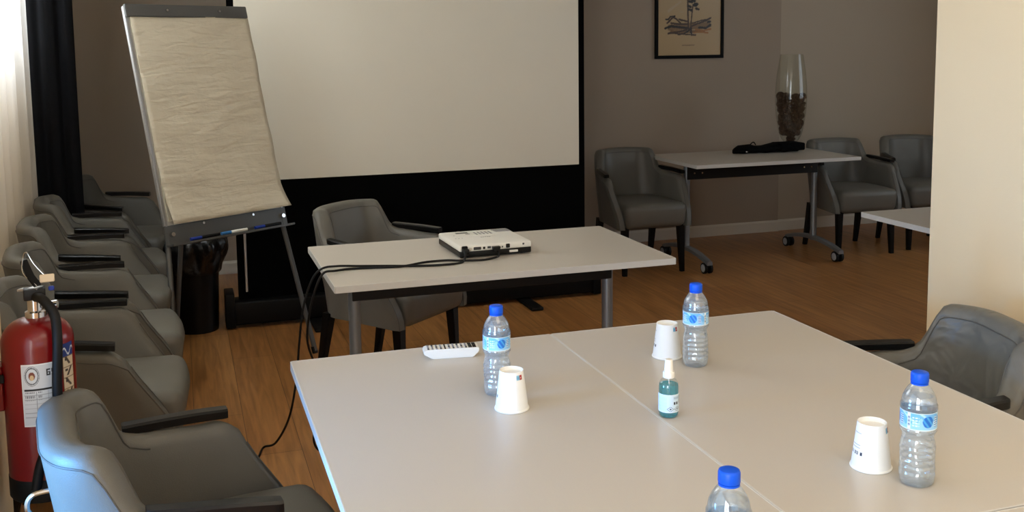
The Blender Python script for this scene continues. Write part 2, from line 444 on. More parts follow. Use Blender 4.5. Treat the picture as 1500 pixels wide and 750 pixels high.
# ------------------------------------------------------------------ chairs
def make_chair(label, group):
    root = thing('armchair', label, 'chair', group=group)
    # plan of the shell (centre line): left arm front -> back -> right arm front
    hf, hb, rc, yb = 0.278, 0.236, 0.155, -0.207
    P = []
    yk = yb + rc
    for i in range(16):
        t = i / 16; P.append((-(hf + (hb - hf) * t), 0.255 - (0.255 - yk) * t))
    for i in range(21):
        a = pi + (pi / 2) * i / 20
        P.append((-hb + rc + rc * cos(a), yk + rc * sin(a)))
    for i in range(1, 8): P.append((-hb + rc + (2 * hb - 2 * rc) * i / 8, yb))
    P += [(-x, y) for x, y in P[:37][::-1]]
    n = len(P)
    s = [0.0]
    for i in range(1, n): s.append(s[-1] + math.dist(P[i], P[i - 1]))
    mid = s[-1] / 2
    ZB = 0.315
    rings = []; top_in = []; top_out = []
    for i in range(n):
        a = P[max(i - 1, 0)]; b = P[min(i + 1, n - 1)]
        t = Vector((b[0] - a[0], b[1] - a[1])).normalized(); nr = Vector((-t.y, t.x))   # inward
        d = abs(s[i] - mid)
        wb = 1 - sm(0.15, 0.33, d)                     # 1 on the back, 0 on the arms
        h = 0.648 + 0.014 * (1 - sm(0.28, 0.55, d)) + 0.143 * (0.72 * (1 - sm(0.208, 0.262, d)) + 0.28 * (1 - sm(0.19, 0.32, d))) - 0.006 * sm(0.03, 0.2, d)
        k_ = min(i, n - 1 - i)
        h -= (0.030, 0.012, 0.003)[k_] if k_ < 3 else 0
        th = 0.060 + 0.014 * wb
        e = (0.62, 0.9)[k_] if k_ < 2 else 1.0
        sec = []
        K = 7
        def pt(off, z):
            x = P[i][0] + nr.x * off; y = P[i][1] + nr.y * off
            y -= wb * 0.15 * max(0, z - 0.44)
            low = max(0, 0.62 - z)
            y += wb * 0.12 * max(0, 0.5 - z)
            x *= 1 - (0.40 - 0.25 * wb) * low
            f = sm(-0.08, 0.255, P[i][1])
            y += f * (0.03 - 0.145 * sm(0.34, 0.66, z))
            return Vector((x, y, z))
        half = th / 2 * e
        zs = [ZB + (h - 0.03 - ZB) * k / K for k in range(K + 1)]
        for z in zs: sec.append(pt(-half, z))
        for k in range(1, 6):
            a_ = pi * k / 6
            sec.append(pt(-half * cos(a_), h - 0.03 + 0.03 * sin(a_) ** 0.7))
        for z in zs[::-1]: sec.append(pt(half, z))
        rings.append(sec)
        if wb > 0.02: top_in.append(pt(half * 1.0, h - 0.03))
        top_out.append(pt(-half * 1.0, h - 0.03))
    bm = BM()
    R = [[bm.verts.new(p) for p in sec] for sec in rings]; m = len(R[0])
    for A, B in zip(R, R[1:]):
        for k in range(m): bm.faces.new((A[k], A[(k + 1) % m], B[(k + 1) % m], B[k]))
    for A in (R[0], R[-1]):
        for k in range(m // 2 - 1 + m % 2):
            q = (A[k], A[k + 1], A[m - 2 - k], A[m - 1 - k])
            if len(set(q)) == 4: bm.faces.new(q)
            elif len(set(q)) == 3: bm.faces.new(list(dict.fromkeys(q)))
    link('shell', bm, M_fab, root, True, 60)
    bm = BM()
    tube(bm, top_in, 0.0022, 6); tube(bm, top_out, 0.0022, 6)
    for k in (0, -1):
        sec = rings[k]; tube(bm, [sec[q] for q in range(0, 8)], 0.0022, 6); tube(bm, [sec[q] for q in range(m - 8, m)], 0.0022, 6)
    link('piping', bm, M_pip, root, True)
    # seat cushion
    bm = BM(); box(bm, (0, 0.07, 0.394), (0.455, 0.48, 0.16), 0.04, 4)
    bmesh.ops.subdivide_edges(bm, edges=[e for e in bm.edges if e.calc_length() > 0.2], cuts=5, use_grid_fill=True)
    for v in bm.verts:
        x, y, z = v.co
        if z > 0.43: v.co.z += 0.022 * (1 - (x / 0.225) ** 2) * (1 - ((y - 0.07) / 0.25) ** 2)
        if y > 0.2: v.co.y += 0.022 * (1 - (x / 0.24) ** 2) * sm(0.31, 0.40, z) - 0.012 + 0.008 * sm(0.32, 0.42, z)
        v.co.x *= (1 - 0.25 * max(0, 0.47 - z)) * (1 - 0.30 * max(0, 0.15 - y))
    link('seat', bm, M_fab, root, True, 50)
    for sx in (-1, 1):
        bm = BM()
        pth = [Vector((sx * 0.238, -0.120, 0.672)), Vector((sx * 0.252, -0.06, 0.669)), Vector((sx * 0.270, 0.04, 0.664)), Vector((sx * 0.283, 0.125, 0.657))]
        pth = catmull(pth, 6)
        R2 = []
        for i, p in enumerate(pth):
            w = 0.019 if 0 < i < len(pth) - 1 else 0.016
            hh = 0.011
            R2.append([bm.verts.new(p + Vector((a * w, 0, b * hh))) for a, b in ((-1, -1), (-1, .55), (-.75, 1), (.75, 1), (1, .55), (1, -1))])
        for A, B in zip(R2, R2[1:]):
            for k in range(6): bm.faces.new((A[k], A[(k + 1) % 6], B[(k + 1) % 6], B[k]))
        bm.faces.new(R2[0]); bm.faces.new(R2[-1][::-1])
        link('armrest_cap', bm, M_blk, root, True, 30)
    for sx in (-1, 1):
        for fy in (1, -1):
            bm = BM()
            top = Vector((sx * 0.205, 0.235 if fy > 0 else -0.16, 0.33)); bot = Vector((sx * 0.213, 0.25 if fy > 0 else -0.225, 0.0))
            A = []; B = []
            for a, b in ((-1, -1), (1, -1), (1, 1), (-1, 1)):
                A.append(bm.verts.new(top + Vector((a * 0.023, b * 0.023, 0)))); B.append(bm.verts.new(bot + Vector((a * 0.0145, b * 0.0145, 0))))
            bm.faces.new(A); bm.faces.new(B[::-1])
            for k in range(4): bm.faces.new((A[k], A[(k + 1) % 4], B[(k + 1) % 4], B[k]))
            bmesh.ops.bevel(bm, geom=[e for e in bm.edges if abs((e.verts[0].co - e.verts[1].co).z) > 0.1], offset=0.003, segments=2, affect='EDGES')
            link('leg', bm, M_legw, root, True, 30)
    bm = BM(); box(bm, (0, 0.03, 0.315), (0.34, 0.40, 0.02), 0.004, 1); link('seat_frame', bm, M_legw, root, False)
    return root

GR = 'grey armchairs around the meeting room'
def face(deg): return radians(deg - 90)      # deg: direction the sitter looks, from +X
chA = make_chair('grey armchair at the near left corner of the big table, its back lit blue', GR)
chA.location = (-0.008, 2.208, 0); chA.rotation_euler.z = face(8)
row = [((-0.335, 3.475), -1, 'grey armchair directly beyond the red fire extinguisher, first of the row under the curtain'),
       ((-0.35, 4.14), 4, 'second grey armchair past the fire extinguisher in the row under the curtain'),
       ((-0.395, 4.84), 1, 'third grey armchair past the fire extinguisher, middle of the curtain row'),
       ((-0.415, 5.52), 6, 'fourth grey armchair past the fire extinguisher, next to the one in the corner'),
       ((-0.38, 6.30), -13, 'grey armchair in the far left corner, half behind the dark curtain, end of the row')]
for (x, y), a, lb in row: dup(chA, (x, y, 0), face(a), lb, GR)
dup(chA, (0.87, 4.61, 0), face(-49), 'grey armchair pulled up behind the small projector table, in front of the screen', GR)
dup(chA, (2.965, 6.33, 0), face(-89), 'grey armchair between the projection screen and the side table with the vase', GR)
dup(chA, (4.67, 6.33, 0), face(-95), 'grey armchair at the right end of the vase table, facing the room', GR)
dup(chA, (5.31, 6.32, 0), face(-101), 'grey armchair against the recessed wall, partly hidden by the cream wall edge', GR)
chR = dup(chA, (1.795, 2.145, 0), face(167), 'grey armchair with creased backrest at the right of the big table before the cream wall', GR)
# the armchair by the cream wall has a creased backrest
M_crease = M_fab.copy(); M_crease.name = 'creased_leatherette'
for nd in M_crease.node_tree.nodes:
    if nd.type == 'BUMP': nd.inputs['Strength'].default_value = 0.55; nd.inputs['Distance'].default_value = 0.02
    if nd.type == 'TEX_NOISE' and nd.inputs['Scale'].default_value > 100:
        nd.inputs['Scale'].default_value = 7.0; nd.inputs['Detail'].default_value = 1.5; nd.inputs['Distortion'].default_value = 1.6
for ch in chR.children:
    if ch.name.startswith('shell'):
        ch.data = ch.data.copy(); ch.data.materials[0] = M_crease
# chrome pull ring on the back of the nearest chair
bm = BM(); tube(bm, catmull([(0, -0.262, 0.655), (0, -0.308, 0.652), (0, -0.322, 0.632), (0, -0.312, 0.61), (0, -0.255, 0.60)], 8), 0.005, 8)
link('back_handle', bm, M_chrome, chA)['label'] = 'chrome back handle'

# ------------------------------------------------------------------ tables (folding, T legs on casters)
def make_table(label, L, Wd, axis_long='x', group=None):
    """top L along local x, Wd along local y, origin on the floor under the centre"""
    root = thing('folding_table', label, 'table', group=group)
    H = 0.74
    bm = BM(); box(bm, (0, 0, H - 0.012), (L, Wd, 0.024), 0.0015, 2); link('tabletop', bm, M_top, root, False)
    bm = BM()
    for sx in (-1, 1): box(bm, (sx * (L / 2 + 0.0008), 0, H - 0.0115), (0.0036, Wd - 0.002, 0.0235), 0.0006, 1)
    for sy in (-1, 1): box(bm, (0, sy * (Wd / 2 + 0.0008), H - 0.0115), (L - 0.002, 0.0036, 0.0235), 0.0006, 1)
    link('edge_band', bm, M_edge, root, False)
    bx = L / 2 - 0.12
    bm = BM(); box(bm, (0, 0, H - 0.086), (2 * bx + 0.02, 0.05, 0.112), 0.003, 1)
    box(bm, (0, 0, H - 0.028), (2 * bx + 0.08, 0.12, 0.008))
    bmm = link('beam', bm, M_dark, root, False)
    for sx in (-1, 1):
        for k in (0.045, 0.105):
            bm = BM(); cyl(bm, (sx * (bx - k), -0.025, H - 0.098), (sx * (bx - k), -0.0285, H - 0.098), 0.006, seg=10); link('screw', bm, M_chrome, bmm)
    for sx in (-1, 1):
        bm = BM(); cyl(bm, (sx * bx, 0, 0.105), (sx * bx, 0, H - 0.03), 0.0225, seg=24)
        link('leg', bm, M_steel, root)
        bm = BM(); half = Wd / 2 - 0.03
        pr = []
        for i in range(17):
            t = -1 + i / 8; y = t * half; z = 0.125 - 0.05 * t * t
            pr.append((y, z))
        A = []
        for (y, z) in pr:
            w = 0.026 - 0.006 * abs(y) / half; hh = 0.014
            A.append([bm.verts.new((sx * bx + a * w, y, z + b * hh)) for a, b in ((-1, -1), (-1, .5), (-.5, 1), (.5, 1), (1, .5), (1, -1))])
        for P_, Q_ in zip(A, A[1:]):
            for k in range(6): bm.faces.new((P_[k], P_[(k + 1) % 6], Q_[(k + 1) % 6], Q_[k]))
        bm.faces.new(A[0]); bm.faces.new(A[-1][::-1])
        link('foot_bar', bm, M_steel, root, True, 40)
        for sy in (-1, 1):
            y = sy * (half - 0.03)
            bm = BM()
            cyl(bm, (sx * bx, y, 0.055), (sx * bx, y, 0.085), 0.012, seg=12)
            for k in (-1, 1): cyl(bm, (sx * bx + k * 0.012, y + 0.012, 0.037), (sx * bx + k * 0.028, y + 0.012, 0.037), 0.037, seg=24)
            box(bm, (sx * bx, y + 0.012, 0.056), (0.022, 0.05, 0.03), 0.005, 1)
            cs = link('caster', bm, M_rub, root, True, 30)
            for k in (-1, 1):
                bm = BM(); cyl(bm, (sx * bx + k * 0.0275, y + 0.012, 0.037), (sx * bx + k * 0.030, y + 0.012, 0.037), 0.026, seg=24)
                link('wheel_disc', bm, M_wheel, cs)
    return root
G_T = 'pale grey folding tables'
# big meeting table is made of tables standing with their long side going away from the camera
tA = make_table('left half of the big meeting table, pale grey, with the remote control and hand spray', 1.258, 0.704, group=G_T)
tA.location = (0.594, 1.957, 0); tA.rotation_euler.z = pi / 2
tB = dup(tA, (1.304, 1.957, 0), pi / 2, 'right half of the big meeting table, pale grey, beside the armchair at the cream wall', G_T)
dup(tA, (1.304, 0.690, 0), pi / 2, 'table in the bottom right corner of the photo, joined to the big table', G_T)
dup(tA, (0.594, 0.690, 0), pi / 2, 'table nearest the camera carrying a lone blue-capped water bottle', G_T)
tS = make_table('small pale table with the white projector on it, in front of the screen', 1.265, 0.725, group=G_T)
tS.location = (1.10, 3.725, 0)
dup(tS, (3.815, 6.25, 0), 0, 'side table against the far wall with the pine cone vase and black case', G_T)
dup(tS, (3.64, 3.605, 0), 0, 'pale table corner jutting out behind the edge of the cream wall', G_T)

# ------------------------------------------------------------------ projection screen
r = thing('projection_screen', 'large white projection screen with black border standing against the far wall', 'projection screen', (1.30, 5.74, 0))
x0, x1 = 0.315 - 1.30, 2.385 - 1.30
bm = BM(); box(bm, (0, 0, 1.275), (x1 - x0, 0.004, 2.45 - 0.10)); link('border', bm, M_sblk, r, False)['label'] = 'black border cloth'
bm = BM(); box(bm, (-0.0, -0.0035, (0.808 + 2.40) / 2), (x1 - x0 - 0.075, 0.002, 2.40 - 0.808)); link('screen_cloth', bm, M_scr, r, False)['label'] = 'white viewing surface'
bm = BM(); box(bm, (0, 0, 2.46), (x1 - x0 + 0.03, 0.03, 0.045), 0.008, 2); link('top_bar', bm, M_hous, r)
bm = BM(); box(bm, (0, 0, 0.085), (x1 - x0 + 0.12, 0.15, 0.13), 0.012, 3); link('housing', bm, M_hous, r)
for sx in (-1, 1):
    bm = BM(); box(bm, (sx * 1.085, 0, 0.105), (0.05, 0.17, 0.19), 0.006, 2); link('end_cap', bm, M_hous, r)
    bm = BM(); box(bm, (sx * 0.62, -0.05, 0.012), (0.075, 0.50, 0.022), 0.008, 2); link('foot', bm, M_rub, r)
bm = BM(); box(bm, (x0 - 0.004, -0.004, 0.48), (0.014, 0.014, 0.58), 0.002, 1); link('edge_strip', bm, M_alu, r)['label'] = 'slim metal edge strip'
for sx in (-1, 1):
    bm = BM(); tube(bm, [(sx * 0.35, 0.05, 0.12), (-sx * 0.1, 0.075, 1.25), (sx * 0.35, 0.02, 2.44)], 0.013, 8); link('rear_strut', bm, M_alu, r)

# ------------------------------------------------------------------ flip chart easel
E_ANG, LEAN = radians(33), radians(14)
ex = Vector((cos(E_ANG), sin(E_ANG), 0)); FRt = Vector((0.597, 5.08, 0))
org = FRt - ex * 0.38
r = thing('flipchart_easel', 'grey tripod flipchart easel leaning back between the chair row and the screen', 'easel', org, E_ANG)
def pl(s, u, f=0.0):     # s along board from right foot, u up the slope, f towards the viewer
    return Vector((s + 0.38, sin(LEAN) * u - cos(LEAN) * f, cos(LEAN) * u + sin(LEAN) * f))
def slab(bm, s0, s1, u0, u1, f0, f1, bev=0.0):
    vs = [bm.verts.new(pl(s, u, f)) for s in (s0, s1) for u in (u0, u1) for f in (f0, f1)]
    fs = [(0, 1, 3, 2), (4, 6, 7, 5), (0, 4, 5, 1), (2, 3, 7, 6), (0, 2, 6, 4), (1, 5, 7, 3)]
    ff = [bm.faces.new([vs[i] for i in q]) for q in fs]
    if bev:
        es = set(e for f in ff for e in f.edges)
        bmesh.ops.bevel(bm, geom=list(es), offset=bev, segments=2, affect='EDGES')
sl, sr = -0.70, -0.028
bm = BM(); slab(bm, sl + 0.006, sr - 0.006, 0.755, 1.785, -0.012, 0.0); link('board', bm, M_board, r, False)
for a, b in ((sl, sl + 0.016), (sr - 0.016, sr)):
    bm = BM(); slab(bm, a, b, 0.72, 1.79, -0.016, 0.006, 0.003); link('side_rail', bm, M_alu, r, True, 30)
bm = BM(); slab(bm, sl, sr, 1.735, 1.795, 0.001, 0.02, 0.003); cb = link('clamp_bar', bm, M_easel, r, True, 30)
for s_ in (sl + 0.21, sr - 0.17):
    bm = BM(); cyl(bm, pl(s_, 1.765, 0.019), pl(s_, 1.765, 0.03), 0.008, 0.006, 14); link('knob', bm, M_chrome, cb)
bm = BM(); slab(bm, sl - 0.008, sr + 0.008, 0.665, 0.755, 0.0, 0.008, 0.002)
slab(bm, sl - 0.008, sr + 0.012, 0.657, 0.667, 0.0, 0.062, 0.002)
tr = link('pen_tray', bm, M_easel, r, True, 30)
for s_ in (sl + 0.025, sr - 0.02):
    bm = BM(); cyl(bm, pl(s_, 0.712, 0.008), pl(s_, 0.712, 0.024), 0.0125, 0.010, 18); link('knob', bm, M_chrome, tr)
for s_ in (sl + 0.20, sr - 0.19):
    bm = BM(); cyl(bm, pl(s_, 0.742, 0.008), pl(s_, 0.742, 0.012), 0.006, seg=12); link('screw', bm, M_chrome, tr)
for a, b in ((pl(sl + 0.01, 0.72, -0.004), Vector((-0.405, 0.0, 0.0))), (pl(sr - 0.02, 0.72, -0.004), Vector((0.38, 0, 0)))):
    bm = BM(); cyl(bm, b + Vector((0, 0, 0.012)), a, 0.0125, seg=14); lg = link('leg', bm, M_easel, r)
    bm = BM(); d = (a - b).normalized(); cyl(bm, b, b + d * 0.035, 0.0145, seg=14); link('rubber_foot', bm, M_rub, lg)
bm = BM(); a = pl(-0.36, 1.62, -0.02); b = Vector((0.05, 0.72, 0.012)); cyl(bm, b, a, 0.0125, seg=14); lg = link('leg', bm, M_easel, r)
bm = BM(); cyl(bm, (b.x, b.y, 0), b + (a - b).normalized() * 0.03, 0.0145, seg=14); link('rubber_foot', bm, M_rub, lg)

# the pad: a stack of sheets with a curled front sheet
pr_ = thing('flipchart_pad', 'blank creased cream paper pad clamped on the flipchart easel', 'paper pad', org, E_ANG)
bm = BM(); slab(bm, sl + 0.022, sr - 0.010, 0.772, 1.738, 0.002, 0.010); link('sheet_stack', bm, M_paper, pr_, False)
bm = BM(); rnd = random.Random(5); NU, NV = 26, 40; V = []
for j in range(NV + 1):
    v = j / NV; row_ = []
    for i in range(NU + 1):
        u = i / NU
        s_ = sl + 0.019 + (sr + 0.004 - sl - 0.019) * u
        uu = 0.755 + (1.742 - 0.755) * v
        curl = 0.022 * (1 - v) ** 6 + 0.035 * max(0, 0.12 - v) / 0.12 * (u ** 3) + 0.018 * max(0, 0.1 - v) / 0.1 * (1 - u) ** 6
        f = 0.0125 + curl + 0.003 * sin(9 * u + 2) * sin(14 * v) + 0.002 * sin(31 * v + 3 * u)
        row_.append(bm.verts.new(pl(s_, uu, f)))
    V.append(row_)
for j in range(NV):
    for i in range(NU): bm.faces.new((V[j][i], V[j][i + 1], V[j + 1][i + 1], V[j + 1][i]))
o = link('front_sheet', bm, M_paper, pr_); md = o.modifiers.new('s', 'SOLIDIFY'); md.thickness = 0.0006

# markers lying in the tray
def marker(s0, L, body, cap, label, name='marker_pen'):
    base = org
    rt = thing(name, label, 'marker', org, E_ANG, 'marker pens in the easel tray')
    rr = 0.008
    p0 = pl(s0, 0.6755, 0.042); p1 = pl(s0 + L, 0.6755, 0.042)
    c = p0.lerp(p1, 0.36)
    bm = BM(); cyl(bm, c, p1, rr, rr * 0.95, 16); link('barrel', bm, body, rt)
    bm = BM(); cyl(bm, p0, c, rr * 0.9, rr * 1.05, 16); link('pen_cap', bm, cap, rt)
marker(sl + 0.095, 0.155, M_blackp, M_blue, 'black marker with dark blue cap at the left end of the easel tray')
marker(sl + 0.262, 0.145, M_white, M_lblue, 'white marker with light blue cap in the middle of the easel tray')
marker(sl + 0.455, 0.155, M_blackp, M_blue, 'black marker with dark blue cap at the right half of the easel tray')

# ------------------------------------------------------------------ waste bin and liner
BX, BY = 0.045, 5.745
bm = BM(); prof = [(0, 0.004), (0.104, 0.004), (0.108, 0.0), (0.110, 0.012), (0.126, 0.46), (0.128, 0.465), (0.122, 0.465), (0.106, 0.02), (0, 0.018)]
lathe(bm, prof, 40)
o = tag(link('waste_bin', bm, M_blackp), 'black round waste bin on the floor behind the easel leg', 'waste bin'); o.location = (BX, BY, 0)
bm = BM(); rnd = random.Random(11); ph = [rnd.uniform(0, 6) for _ in range(8)]
def crumple(r_, z, a):
    k = sm(0.30, 0.42, z)
    return r_ + k * 0.012 * (sin(5 * a + 9 * z + ph[0]) + 0.7 * sin(9 * a - 23 * z + ph[1]) + 0.5 * sin(17 * a + 31 * z + ph[2])) + 0.022 * k * max(0, cos(a + 0.5)) * sm(0.38, 0.5, z)
lathe(bm, [(0.133, 0.325), (0.137, 0.335), (0.141, 0.36), (0.145, 0.385), (0.149, 0.41), (0.152, 0.435), (0.154, 0.46), (0.152, 0.485), (0.146, 0.505), (0.135, 0.52), (0.118, 0.525), (0.112, 0.51), (0.110, 0.47), (0.1, 0.40), (0.05, 0.36), (0, 0.35)], 72, fn=crumple)
o = tag(link('bin_liner', bm, M_bag, None, True, 50), 'shiny black plastic bag folded over the rim of the waste bin', 'bin bag'); o.location = (BX, BY, 0)

# ------------------------------------------------------------------ fire extinguisher
FX, FY, FZ = -0.322, 2.42, 0.555
r = thing('fire_extinguisher', 'red fire extinguisher with white label hung on the wall pier behind the nearest chair', 'fire extinguisher', (FX, FY, FZ))
R_ = 0.0745
bm = BM(); prof = [(0.0, 0.03), (R_ - 0.006, 0.03), (R_, 0.036), (R_, 0.345)]
for k in range(1, 9):
    a = pi / 2 * k / 9; prof.append((0.026 + (R_ - 0.026) * cos(a), 0.345 + 0.052 * sin(a)))
prof += [(0.024, 0.40), (0.0, 0.402)]
lathe(bm, prof, 56); link('cylinder', bm, M_red, r)
bm = BM(); lathe(bm, [(0, 0), (R_ - 0.003, 0), (R_ + 0.001, 0.006), (R_ + 0.001, 0.05), (R_ - 0.001, 0.053)], 56); link('base_boot', bm, M_rub, r)
# direction to the camera from the extinguisher, used to turn label and hose
ca = math.atan2(-FY, -FX)
def cp(a, rr, z): return Vector((rr * cos(ca + a), rr * sin(ca + a), z))   # a>0 to the right as seen by the viewer
bm = BM(); lathe(bm, [(0, 0.398), (0.022, 0.398), (0.022, 0.412), (0.016, 0.415), (0.016, 0.44), (0, 0.44)], 20); link('neck', bm, M_chrome, r)
bm = BM(); box(bm, (0, 0, 0.452), (0.034, 0.045, 0.026), 0.004, 2, Matrix.Rotation(ca, 4, 'Z')); link('valve', bm, M_dark, r)
def lever(z0, z1, L, w, nm, m):
    bm = BM(); pts_ = [cp(0, 0.0, 0) * 0, ]
    d = Vector((cos(ca + 0.9), sin(ca + 0.9), 0)); n_ = Vector((-d.y, d.x, 0))
    A = []
    for t, z in ((-0.4, z0), (0.3, z0 + (z1 - z0) * 0.35), (1, z1)):
        p = -d * L * t + Vector((0, 0, z)); A.append([bm.verts.new(p + n_ * w * k + Vector((0, 0, h))) for k, h in ((-1, 0), (1, 0), (1, 0.005), (-1, 0.005))])
    for P_, Q_ in zip(A, A[1:]):
        for k in range(4): bm.faces.new((P_[k], P_[(k + 1) % 4], Q_[(k + 1) % 4], Q_[k]))
    bm.faces.new(A[0]); bm.faces.new(A[-1][::-1]); link(nm, bm, m, r, True, 30)
lever(0.468, 0.520, 0.022, 0.011, 'squeeze_lever', M_blackp)
lever(0.462, 0.456, 0.036, 0.010, 'carry_handle', M_alu)
bm = BM(); tube(bm, catmull([cp(0.5, 0.012, 0.47), cp(-1.6, 0.02, 0.50), cp(-1.8, 0.018, 0.535), cp(-1.0, 0.012, 0.545), cp(0.2, 0.012, 0.52), cp(0.9, 0.03, 0.492)], 8), 0.0012, 6); link('safety_wire', bm, M_chrome, r)
bm = BM(); box(bm, cp(0.95, 0.033, 0.487), (0.004, 0.03, 0.018), 0.002, 1, Matrix.Rotation(ca, 4, 'Z')); link('seal_tag', bm, M_tagm, r)
bm = BM(); box(bm, cp(1.25, 0.036, 0.462), (0.008, 0.012, 0.01), 0.002, 1, Matrix.Rotation(ca, 4, 'Z')); link('safety_pin', bm, M_blue, r)
bm = BM(); tube(bm, catmull([cp(0.15, 0.018, 0.447), cp(0.35, 0.045, 0.445), cp(0.5, 0.075, 0.415), cp(0.42, 0.094, 0.36), cp(0.36, 0.094, 0.28), cp(0.32, 0.092, 0.21), cp(0.12, 0.09, 0.15), cp(-0.12, 0.088, 0.09), cp(-0.25, 0.088, 0.04)], 10), 0.0105, 14); hs = link('hose', bm, M_rub, r)
bm = BM(); cyl(bm, cp(1.15, 0.03, 0.425), cp(1.2, 0.048, 0.427), 0.009, seg=14); link('gauge', bm, M_chrome, r)
bm = BM(); lathe(bm, [(R_ + 0.0005, 0.235), (R_ + 0.003, 0.236), (R_ + 0.003, 0.262), (R_ + 0.0005, 0.263)], 40, a0=ca - 2.7 , a1=ca - 1.25); box(bm, (-0.083, 0.0, 0.25), (0.026, 0.05, 0.10), 0.003, 1)
link('wall_bracket', bm, M_red, r, False)
bm = BM(); box(bm, cp(-1.3, R_ + 0.004, 0.275), (0.012, 0.012, 0.018), 0.002, 1); link('bracket_clip', bm, M_rub, r)
WHT, INK = S(205, 212, 222), S(45, 48, 55)
def ext_label(u, v):
    c = WHT
    if v < 0.02 or v > 0.98 or u < 0.015 or u > 0.985: return S(232, 236, 240)
    x = u * 1.0; y = v * 1.27
    d = math.hypot((u - 0.28), (v - 0.81) * 1.27)
    if 0.15 < d < 0.175 or 0.19 < d < 0.2: return S(90, 95, 105)
    if d < 0.085: return S(205, 180, 140) if math.hypot(u - 0.28, (v - 0.785) * 1.27) < 0.055 else S(120, 60, 40)
    gx = (u - 0.66) / 0.11; gy = (v - 0.80) / 0.10
    if glyph('6', gx, gy) or glyph('5', gx - 1.25, gy): return INK
    if 0.575 < v < 0.605 and 0.06 < u < 0.94: return S(15, 15, 18)
    if v < 0.56 and v > 0.08:
        if 0.05 < u < 0.95:
            if abs(u - 0.38) < 0.008 or abs(u - 0.68) < 0.006: return S(140, 148, 160)
            k = v * 14 % 1
            if k < 0.16: return S(165, 172, 183)
            if v > 0.42 and k > 0.45 and (0.08 < u < 0.33 or 0.42 < u < 0.52) and int(u * 60) % 3: return S(110, 116, 128)
    if 0.03 < v < 0.06 and 0.3 < u < 0.8 and int(u * 70) % 3: return S(90, 95, 105)
    return c
def band(a0, a1, z0, z1, rr): return lambda u, v: cp(a0 + (a1 - a0) * u, rr, z0 + (z1 - z0) * v)
painted('label', band(-0.50, 0.52, 0.175, 0.313, R_ + 0.0008), 110, 130, ext_label, M_print, r)
def picto(u, v):
    if v > 0.80:
        return S(210, 215, 225) if abs(v - 0.88 - 0.05 * sin(u * 9)) < 0.014 else S(22, 48, 120)
    k = (v / 0.80 * 5) % 1
    if k < 0.08 or u < 0.06 or u > 0.94: return S(110, 85, 60)
    d = abs((u - 0.5) - 0.5 * (k - 0.5) * (1 if int(v * 6.25) % 2 else -1))
    if d < 0.10 and k > 0.25 : return S(60, 48, 40)
    if math.hypot(u - 0.3, k - 0.75) < 0.13: return S(40, 34, 30)
    return S(205, 190, 165)
painted('pictogram_label', band(0.66, 1.12, 0.195, 0.345, R_ + 0.0008), 30, 90, picto, M_print, r)
def small_l(u, v): return S(60, 48, 40) if (abs(v - 0.4) < 0.05 or abs(u - 0.5) < 0.06) else S(205, 190, 165)
painted('warning_label', band(0.66, 1.05, 0.15, 0.182, R_ + 0.0008), 20, 20, small_l, M_print, r)

# ------------------------------------------------------------------ projector
pa = math.atan2(-0.01, 0.28)
r = thing('projector', 'white projector with black underside on the small table', 'projector', (1.115, 3.79, 0.74), radians(1.5))
bm = BM(); box(bm, (0, 0, 0.0368), (0.29, 0.30, 0.0245), 0.008, 3); link('top_case', bm, M_white, r)
bm = BM(); box(bm, (0, 0.0, 0.0152), (0.287, 0.296, 0.0225), 0.004, 2)
link('bottom_case', bm, M_blackp, r)['label'] = 'black lower half'
for sx in (-1, 1):
    bm = BM(); cyl(bm, (sx * 0.11, -0.12, 0), (sx * 0.11, -0.12, 0.006), 0.009, seg=12); cyl(bm, (sx * 0.11, 0.12, 0), (sx * 0.11, 0.12, 0.006), 0.009, seg=12); link('foot', bm, M_rub, r)
bm = BM(); box(bm, (0.02, 0.07, 0.0492), (0.11, 0.075, 0.0022), 0.0008, 1); lc = link('lamp_cover', bm, M_white, r)
for k in range(5):
    bm = BM(); box(bm, (-0.012 + k * 0.015, 0.072, 0.0506), (0.007, 0.05, 0.001)); link('groove', bm, M_grey, lc)
bm = BM(); box(bm, (0.105, 0.105, 0.0493), (0.07, 0.05, 0.002), 0.0008, 1); link('vent', bm, M_grey, r)
bm = BM(); box(bm, (-0.06, 0.105, 0.0491), (0.05, 0.022, 0.0012), 0.0004, 1); link('focus_window', bm, M_dgrey, r)
bm = BM(); box(bm, (-0.042, 0.075, 0.0491), (0.022, 0.012, 0.0012), 0.0004, 1); link('zoom_dial', bm, M_grey, r)
bm = BM()
for k in range(5): box(bm, (-0.012 + k * 0.0085, -0.005, 0.0492), (0.006, 0.006, 0.0006))
link('maker_mark', bm, M_grey, r, False)
bm = BM()
for k in range(3): box(bm, (-0.115 + k * 0.013, 0.0 + 0.0, 0.0492), (0.005, 0.004, 0.0006)); box(bm, (-0.115 + 0.01, 0.06, 0.0492), (0.006, 0.004, 0.0006))
link('button', bm, M_grey, r, False)
yb_ = -0.1505
def port(nm, x, z, w, h, m, dd=0.003):
    bm = BM(); box(bm, (x, yb_, z), (w, dd, h), min(w, h) * 0.15, 1); link(nm, bm, m, r, False)
port('power_inlet', -0.125, 0.035, 0.024, 0.026, M_blackp)
bm = BM(); cyl(bm, (-0.103, yb_ + 0.002, 0.036), (-0.103, yb_ - 0.006, 0.036), 0.0052, seg=14); link('video_jack', bm, M_chrome, r)
port('monitor_port', -0.075, 0.036, 0.03, 0.011, M_dgrey); port('audio_jack', -0.048, 0.036, 0.009, 0.009, M_blackp)
port('usb_port', -0.028, 0.037, 0.014, 0.008, M_dgrey); port('usb_port', 0.047, 0.037, 0.016, 0.016, M_blackp)
port('usb_port', 0.025, 0.035, 0.005, 0.006, M_dgrey); port('lock_slot', 0.11, 0.040, 0.007, 0.007, M_dgrey)
